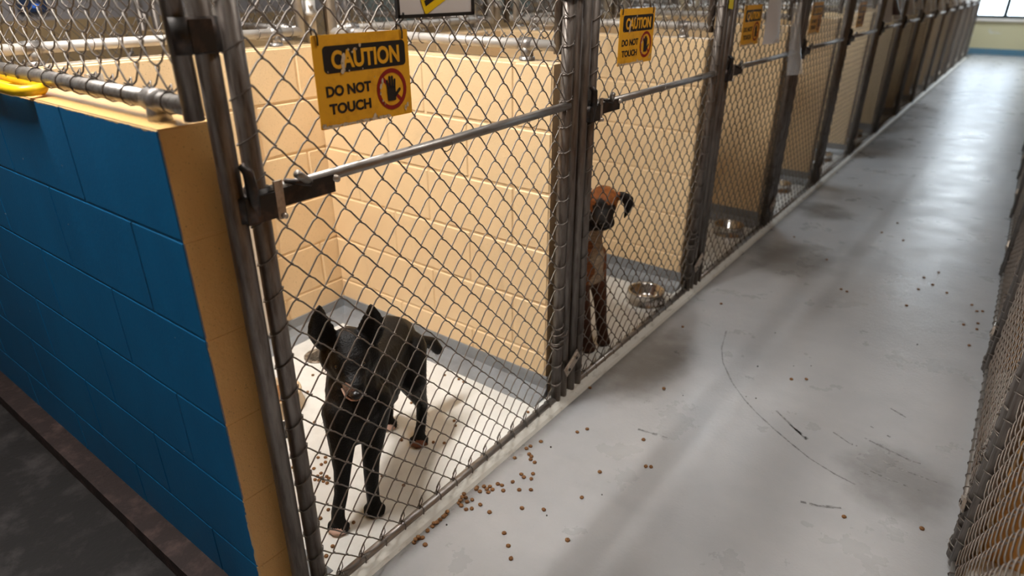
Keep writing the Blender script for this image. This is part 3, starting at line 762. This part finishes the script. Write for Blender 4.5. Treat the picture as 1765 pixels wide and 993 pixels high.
kibbles([p for p in KIB_CURB if p[0] > .052], 0, KM, 'kibbles in the spill beside the nearest gate', 'kibble spilled along the nearest gate', True)
kibbles([(max(.052, p[0]), p[1]) for p in KIB_CURB if p[0] <= .052], 0, KM, 'kibbles tight against the nearest curb', 'kibble against the curb', True)
kibbles(KIB_NEAR, 0, KM, 'lone kibbles strewn out beside the main spill', 'kibble scattered on the near aisle', True)
kibbles(KIB_RIGHT_NEAR, 0, KM, 'two kibbles at front right of the aisle', 'kibble at front right of the aisle', True)
kibbles(KIB_MID, 0, KM, 'sparse kibbles in mid aisle before the second gate', 'kibble in mid aisle', True)
kibbles(KIB_FAR, 0, KM, 'dark kibbles on the glossy aisle floor', 'kibble on the glossy aisle', True)
kibbles(KIB_FENCE, 0, KM, 'dark kibbles close beside the right fence', 'kibble beside the right fence', True)
kibbles(KIB_PILE, FZ, KS, "kibbles in the pile left of the black dog's paw", 'kibble pile in the first kennel', True)
kibbles(KIB_BACK, FZ, KS, 'kibbles scattered left of the black dog', 'kibble left of the black dog', True)
kibbles(KIB_FEET, FZ, KS, "kibbles around the black dog's front paws", 'kibble around the front paws', True)
kibbles(KIB_SIDE, FZ, KS, 'kibbles right of the black dog', 'kibble right of the black dog', True)
b = MB(); rg2 = random.Random(8)
for (x, y) in CRUMB:
    r = rg2.uniform(.002, .0035); b.lathe([(0, 0), (r, 0), (r*.8, r*.9), (0, r)], (x, y, 0), 6)
tag(b.build('crumbs', M['crumb']), 'tiny dark crumbs of kibble on the aisle floor', 'crumbs')['kind'] = 'stuff'
# crumbled mound
b = MB()
for i in range(26):
    r = rg2.uniform(.004, .008); a = rg2.uniform(0, 6.28); d = rg2.uniform(0, .016)
    b.lathe([(0, -r*.4), (r, 0), (r*.7, r*.8), (0, r)], (-.213+d*math.cos(a)*1.3, 1.215+d*math.sin(a), FZ+max(0, .014-d)), 6)
tag(b.build('crumbled_kibble', M['kibble']), 'small heap of crumbled wet food behind the black dog', 'food')['kind'] = 'stuff'
# drain
dr = thing('floor_drain', 'round slotted drain in the corner of the first kennel floor', 'drain', (-.955, 1.365, FZ))
b = MB(); b.lathe([(.060, 0), (.060, .004), (.050, .005), (.047, .0025), (.0, .0025)], (0, 0, 0), 28); b.build('grate', M['drain'], dr)
for i in range(-3, 4):
    hl = math.sqrt(max(.0001, .044**2-(i*.0105)**2)); b = MB(); b.box((i*.0105, 0, .0032), (.0045, 2*hl, .002)); b.build('slot', M['hole'], dr)
# bowls
def bowl(name, lab, loc, R, H, m, fill=None, group=None):
    t = thing(name, lab, 'bowl', loc, 0, group)
    b = MB(); b.lathe([(.0, .004), (R*.62, .004), (R*.70, .010), (R*.88, H*.9), (R*.95, H), (R*1.0, H-.002), (R*1.02, H-.008), (R*.98, H-.010), (R*1.0, H*.5), (R*1.08, .003), (R*1.09, 0), (R*.6, 0), (0, .001)], (0, 0, 0), 36)
    b.build('dish', m, t)
    if fill:
        b = MB(); b.lathe([(R*.84, H*.62), (R*.5, H*.72), (0, H*.7)], (0, 0, 0), 20); b.build('food', fill, t)
    return t
bowl('dog_bowl', 'shiny steel bowl beside the brown dog behind the second gate', (-.105, 2.665, FZ), .088, .062, M['steel'])
bowl('dog_bowl', 'dark steel bowl in the shaded kennel behind the third gate', (-.125, 3.84, FZ), .088, .062, M['steel'])
bowl('dog_bowl', 'dark bowl in the bright kennel behind the fourth gate', (-.16, 4.98, FZ), .085, .06, M['steel'])
bowl('dog_bowl', 'steel bowl behind the fifth gate', (-.14, 6.15, FZ), .085, .06, M['steel'])
bowl('dog_bowl', 'steel bowl behind the sixth gate', (-.14, 7.40, FZ), .085, .06, M['steel'])
bowl('dog_bowl', 'tan bowl of kibble half hidden behind the nearest gate frame', (-.785, 1.05, FZ), .09, .07, M['tan'], M['kibble'])
b = MB(); b.lathe([(0, 0), (.03, 0), (.034, .012), (.03, .03), (0, .034)], (0, 0, 0), 18)
tag(b.build('dark_lump', M['black'], None, (-.625, .975, FZ)), 'small black lump behind the nearest gate frame', 'oddment')  # plain black lump, not modelled as any particular item
# yellow frame hung over the blue wall
yt = thing('yellow_hook_frame', 'yellow plastic frame resting on top of the blue wall at the left', 'frame', (-.575, .525, 1.222))
b = MB(); b.tube([(-.9, -.035, .018), (-.05, -.032, .013), (-.008, -.028, .013), (.0, -.015, .013), (-.004, .01, .013), (-.03, .022, .014), (-.9, .035, .03)], .0115, 10); b.build('loop', M['yellow'], yt)
b = MB(); b.box((-.22, .0, .006), (.08, .05, .012)); b.build('pad', M['yellow'], yt)
# far left things
b = MB(); b.box((0, 0, 0), (.05, .22, .12)); bx = b.build('control_box', M['bluebox'], None, (-5.97, 2.38, 1.27)); tag(bx, 'dark blue control box on the grey wall behind the left screen', 'box')
b = MB(); b.box((.028, .02, -.01), (.006, .06, .03)); b.build('display', mat('blue_display', (.02, .08, .3), .3, emit=((.05, .2, .8), .6)), bx)
for i, (x, y) in enumerate(((-5.93, 3.25), (-2.75, 2.2), (-5.9, 6.0), (-5.9, 8.2))):
    b = MB(); b.tube([(0, 0, 0), (0, 0, CEIL)], .03, 10); tag(b.build('conduit_pipe', M['litpipe'], None, (x, y, 0)), '%s grey vertical conduit pipe in the background behind the screens' % ORD[i], 'pipe', 'background conduits')
for i, y in enumerate((6.6, 9.4)):
    b = MB(); b.box((0, 0, 1.02), (.05, .95, 2.04)); d = b.build('background_door', M['greydoor'], None, (-5.97, y, 0)); tag(d, '%s grey green door in the far left wall' % ORD[i], 'door')
    b = MB(); b.tube([(.03, .38, 1.0), (.09, .38, 1.0), (.09, .28, 1.0)], .011, 8); b.build('door_handle', M['zinc'], d)
for ch in gate.children:
    nm = ch.name.split('.')[0]; rack(ch, nm == 'middle_rail')

# ---------------------------------------------------------------- dogs
def organic(name, chains, solids, voxel, smooth, mats, matfn, colfn=None, parent=None, fuzz=0):
    """chains: lists of (x,y,z,r) blended into one continuous skin; solids: extra closed meshes (ears)"""
    bm = bmesh.new()
    for ch in chains:
        for a in range(len(ch)-1):
            p, q = Vector(ch[a][:3]), Vector(ch[a+1][:3]); r0, r1 = ch[a][3], ch[a+1][3]
            n = max(2, int((q-p).length/(min(r0, r1)*.35))+1)
            for i in range(n+1):
                t = i/n; r = r0+(r1-r0)*t
                bmesh.ops.create_icosphere(bm, subdivisions=2, radius=r, matrix=Matrix.Translation(p.lerp(q, t)))
    for vs, fs in solids:
        bv = [bm.verts.new(v) for v in vs]
        for f in fs:
            try: bm.faces.new([bv[i] for i in f])
            except ValueError: pass
    bmesh.ops.recalc_face_normals(bm, faces=bm.faces)
    me = bpy.data.meshes.new('tmp'); bm.to_mesh(me); bm.free()
    o = bpy.data.objects.new('tmp', me); C.objects.link(o)
    md = o.modifiers.new('r', 'REMESH'); md.mode = 'VOXEL'; md.voxel_size = voxel; md.use_smooth_shade = True
    ms = o.modifiers.new('s', 'SMOOTH'); ms.factor = .5; ms.iterations = smooth
    out = mod_mesh(o, name); bpy.data.objects.remove(o)
    out.materials.clear()
    for m in mats: out.materials.append(m)
    for p in out.polygons:
        p.use_smooth = True; p.material_index = matfn(p.center)
    if colfn:
        ca = out.color_attributes.new('coat', 'FLOAT_COLOR', 'POINT')
        for i, v in enumerate(out.vertices): ca.data[i].color = (*colfn(v.co), 1)
    return link(name, out, parent)
def ear(base, wdir, tip, fdir, w, th, bend=None):
    """closed leaf-shaped solid: base centre, width direction, tip, facing direction"""
    base, wdir, tip, fdir = Vector(base), Vector(wdir).normalized(), Vector(tip), Vector(fdir).normalized()
    prof = [(0, 1), (.2, 1.1), (.4, 1.06), (.6, .88), (.8, .58), (.93, .32), (1, .12)]
    vs = []; fs = []; n = 8
    for t, k in prof:
        c = base.lerp(tip, t)
        if bend: c = c+Vector(bend)*math.sin(t*PI)
        for j in range(n):
            a = 2*PI*j/n
            vs.append(c+wdir*(w*k*math.cos(a))+fdir*(th*(.78+.22*k)*math.sin(a)-(.010*k*math.cos(a)**2)))
    for i in range(len(prof)-1):
        for j in range(n):
            j2 = (j+1) % n; fs.append((i*n+j, i*n+j2, (i+1)*n+j2, (i+1)*n+j))
    fs.append(tuple(range(n))[::-1]); fs.append(tuple((len(prof)-1)*n+j for j in range(n)))
    return vs, fs
def head_frame(S, f, roll=0):
    f = Vector(f).normalized(); lat = Vector((-f.y, f.x, 0)).normalized(); up = lat.cross(-f).normalized() if False else f.cross(-lat).normalized()
    if up.z < 0: up = -up
    return lambda a, b, c: Vector(S)+f*a+lat*b+up*c
def hp4(P, r): return (P.x, P.y, P.z, r)

# black dog: prick ears, head lowered towards the camera
S1 = (-.190, .952, .522); H = head_frame(S1, (.80, -.66, -.40))
chains = [
 [hp4(H(-.01, 0, 0), .068), hp4(H(.020, 0, -.002), .060), hp4(H(.050, .002, -.008), .046), hp4(H(.075, .004, -.014), .036), hp4(H(.108, .008, -.014), .031)],
 [hp4(H(.035, .002, -.03), .032), hp4(H(.095, .008, -.034), .024)],
 [hp4(H(-.005, -.038, -.018), .048), hp4(H(.03, -.026, -.022), .036)], [hp4(H(-.005, .038, -.018), .048), hp4(H(.03, .028, -.022), .036)],
 [hp4(H(-.015, 0, -.01), .058), (-.205, .965, .460, .070), (-.185, .945, .415, .078), (-.165, .925, .36, .078), (-.158, .92, .315, .060)],
 [(-.205, .965, .46, .066), (-.225, 1.03, .425, .072), (-.27, 1.12, .405, .074), (-.315, 1.21, .412, .072), (-.335, 1.26, .39, .060)],
 [(-.175, .95, .36, .082), (-.22, 1.04, .345, .084), (-.27, 1.13, .350, .076), (-.31, 1.21, .365, .072)],
 # tail
 [(-.335, 1.29, .37, .024), (-.335, 1.35, .325, .023), (-.325, 1.405, .295, .023), (-.315, 1.42, .265, .020)],
 # front legs
 [(-.175, .885, .37, .052), (-.160, .868, .29, .040), (-.143, .844, .21, .0255), (-.136, .824, .14, .0205), (-.138, .806, .085, .0200), (-.130, .798, .058, .021)],
 [(-.138, .978, .37, .052), (-.130, .955, .28, .038), (-.120, .928, .20, .026), (-.112, .914, .13, .0215), (-.108, .910, .085, .0200), (-.100, .905, .058, .021)],
 # hind legs: hip, knee forward, hock back, foot
 [(-.350, 1.215, .36, .060), (-.355, 1.175, .27, .046), (-.372, 1.205, .20, .028), (-.392, 1.245, .145, .021), (-.380, 1.228, .09, .018), (-.368, 1.208, .055, .020)],
 [(-.285, 1.255, .36, .062), (-.235, 1.215, .27, .048), (-.240, 1.240, .20, .030), (-.250, 1.265, .145, .021), (-.232, 1.238, .09, .018), (-.218, 1.208, .055, .020)],
]
def paw(c, d, r=.0125):
    d = Vector(d).normalized(); l = Vector((-d.y, d.x, 0)); out = []
    for k, (s, fwd) in enumerate(((-.021, .012), (-.0075, .021), (.0075, .021), (.021, .012))):
        p = Vector(c)+l*s; q = p+d*fwd
        out.append([(p.x, p.y, FZ+.019, r), (q.x, q.y, FZ+.0105, r*.86)])
    return out
PAWS = [((-.130, .798, 0), (.5, -.8, 0)), ((-.100, .905, 0), (.6, -.7, 0)), ((-.368, 1.208, 0), (.6, -.6, 0)), ((-.218, 1.208, 0), (.6, -.6, 0))]
for c_, d in PAWS: chains += paw(c_, d)
D_ = lambda a, b, c_: H(a, b, c_)-H(0, 0, 0)
ears = [ear(H(-.012, -.050, .020), D_(.35, -1, -.1), H(-.010, -.058, .188), D_(1, -.1, .2), .036, .010, tuple(D_(0, -.016, 0))),
        ear(H(-.012, .050, .020), D_(.35, 1, -.1), H(-.010, .072, .172), D_(1, .1, .2), .036, .010, tuple(D_(0, .012, 0)))]
nose_c = H(.125, -.012, -.018)
def m1(c):
    if (c-nose_c).length < .031: return 1
    for i, (pc, d) in enumerate(PAWS):
        q = Vector((pc[0], pc[1], FZ))+Vector(d).normalized()*.022
        if i in (0, 2) and (c-q).length < .026 and c.z < FZ+.034: return 2
        if i == 3 and (c-q).length < .030 and c.z < FZ+.03: return 3
    return 0
dog = thing('dog', 'black dog with tall pricked ears standing behind the nearest gate', 'dog', (-.22, 1.02, FZ))
dog_body = organic('body', chains, ears, .0048, 5, [M['blackfur'], M['nose'], M['toes'], M['browntoes']], m1)
def reparent(o, root): o.parent = root; o.location = -root.location
reparent(dog_body, dog)
b = MB(); P = H(.1370, .010, -.006); b.lathe([(0, -.013), (.013, -.009), (.0175, 0), (.014, .008), (0, .011)], (0, 0, 0), 14)
b.v = [tuple(P+Vector(v)) for v in b.v]; reparent(b.build('nose', M['noseblack']), dog)
b = MB(); b.tube([H(.090, -.028, -.036), H(.110, -.020, -.050), H(.118, -.006, -.057), H(.120, .008, -.058), H(.117, .020, -.055), H(.105, .030, -.046)], .0034, 6)
reparent(b.build('lip', M['toes']), dog)
for s in (-1, 1):
    b = MB(); P = H(.058, s*.034, .018); b.lathe([(.0065*math.cos(a), .0065*math.sin(a)) for a in [(-PI/2+PI*i/6) for i in range(7)]], P, 12); reparent(b.build('eye', M['eye']), dog)
b = MB(); rg3 = random.Random(5)
# coarse ruff hairs on the throat and cheeks, chest and haunch
vsrc = dog_body.data.vertices
cand = [v for v in vsrc if (Vector(v.co)-Vector((-.19, .93, .44))).length < .14 or v.co.y > 1.2]
for i in range(2600):
    v = rg3.choice(cand); nrm = Vector(v.normal); d = (nrm*.45+Vector((0, .05, -1))*.7+Vector((rg3.uniform(-.2, .2), rg3.uniform(-.2, .2), 0))).normalized()
    l = rg3.uniform(.008, .017); p = Vector(v.co)-nrm*.001; sd = d.cross(nrm)
    if sd.length < .1: continue
    sd = sd.normalized()*.0007
    b.add([p-sd, p+sd, p+d*l], [(0, 1, 2)])
fur = b.build('ruff_fur', M['blackfur'], stuff=True); reparent(fur, dog)

# brown dog: black mask, folded ears, pale chest, mostly hidden by the gate posts
S2 = (-.115, 2.195, .650); G = head_frame(S2, (.50, -.80, -.30))
ch2 = [
 [hp4(G(-.015, 0, 0), .062), hp4(G(.02, 0, .004), .056), hp4(G(.05, 0, -.012), .044), hp4(G(.085, 0, -.022), .038), hp4(G(.105, 0, -.022), .034)],
 [hp4(G(.075, -.020, -.035), .028), hp4(G(.085, .020, -.035), .028)],
 [hp4(G(-.02, 0, -.02), .060), (-.155, 2.175, .585, .060), (-.165, 2.15, .50, .074), (-.15, 2.135, .43, .082), (-.145, 2.135, .36, .076)],
 [(-.19, 2.16, .52, .075), (-.30, 2.19, .49, .088), (-.45, 2.22, .47, .085), (-.57, 2.25, .47, .080)],
 [(-.17, 2.145, .40, .088), (-.30, 2.18, .39, .095), (-.44, 2.22, .41, .080), (-.57, 2.25, .42, .080)],
 [(-.62, 2.26, .48, .02), (-.68, 2.28, .46, .016)],
 [(-.15, 2.075, .42, .055), (-.13, 2.075, .32, .040), (-.11, 2.080, .22, .029), (-.10, 2.085, .13, .025), (-.085, 2.085, .06, .026)],
 [(-.14, 2.190, .42, .055), (-.115, 2.185, .32, .040), (-.09, 2.180, .22, .029), (-.08, 2.178, .13, .025), (-.062, 2.172, .06, .026)],
 [(-.58, 2.20, .42, .068), (-.54, 2.18, .30, .05), (-.60, 2.19, .22, .030), (-.65, 2.20, .16, .023), (-.62, 2.20, .06, .024)],
 [(-.58, 2.30, .42, .068), (-.54, 2.30, .30, .05), (-.60, 2.31, .22, .030), (-.65, 2.32, .16, .023), (-.62, 2.32, .06, .024)],
]
for c_, d in [((-.085, 2.085, 0), (.8, -.3, 0)), ((-.062, 2.172, 0), (.8, -.1, 0)), ((-.62, 2.20, 0), (1, 0, 0)), ((-.62, 2.32, 0), (1, 0, 0))]: ch2 += paw(c_, d, .0155)
e2 = [ear(G(-.005, s*.050, .042), G(.25, s*.9, .35)-G(0, 0, 0), G(.020, s*.088, -.062), G(1, 0, 0)-G(0, 0, 0), .028, .010, tuple(G(0, s*.030, .020)-G(0, 0, 0))) for s in (-1, 1)]
def col2(c):
    c = Vector(c); lp = c-Vector(S2); f = (G(1, 0, 0)-G(0, 0, 0)); la = (G(0, 1, 0)-G(0, 0, 0)); u = (G(0, 0, 1)-G(0, 0, 0))
    a, s, h = lp.dot(f), lp.dot(la), lp.dot(u)
    tan, dark, blk, white = (.36, .115, .026), (.10, .032, .012), (.008, .006, .005), (.50, .38, .26)
    if c.z > .55 and c.x > -.24:
        if a > .052+.01*math.sin(s*90): return blk
        if abs(s) > .062 and h < .075: return blk
        if h < -.012 and a > .02: return blk
        if abs(abs(s)-.028) < .014 and -.012 < h < .02 and a > .02: return blk
        return tan
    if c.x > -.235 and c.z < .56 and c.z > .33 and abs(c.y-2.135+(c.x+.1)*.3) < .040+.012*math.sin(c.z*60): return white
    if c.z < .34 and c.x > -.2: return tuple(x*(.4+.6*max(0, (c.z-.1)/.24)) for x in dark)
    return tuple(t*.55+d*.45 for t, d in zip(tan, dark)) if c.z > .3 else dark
dog2 = thing('dog', 'brown dog with a black face and pale chest looking out behind the second gate', 'dog', (-.35, 2.18, FZ))
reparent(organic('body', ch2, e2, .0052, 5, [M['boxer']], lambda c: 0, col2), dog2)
for s in (-1, 1):
    b = MB(); P = G(.048, s*.032, .012); b.lathe([(.008*math.cos(a), .008*math.sin(a)) for a in [(-PI/2+PI*i/6) for i in range(7)]], P, 12); reparent(b.build('eye', M['eye']), dog2)
b = MB(); P = G(.138, 0, -.006); b.lathe([(0, -.012), (.012, -.008), (.017, 0), (.013, .008), (0, .011)], (0, 0, 0), 14); b.v = [tuple(P+Vector(v)) for v in b.v]; reparent(b.build('nose', M['noseblack']), dog2)
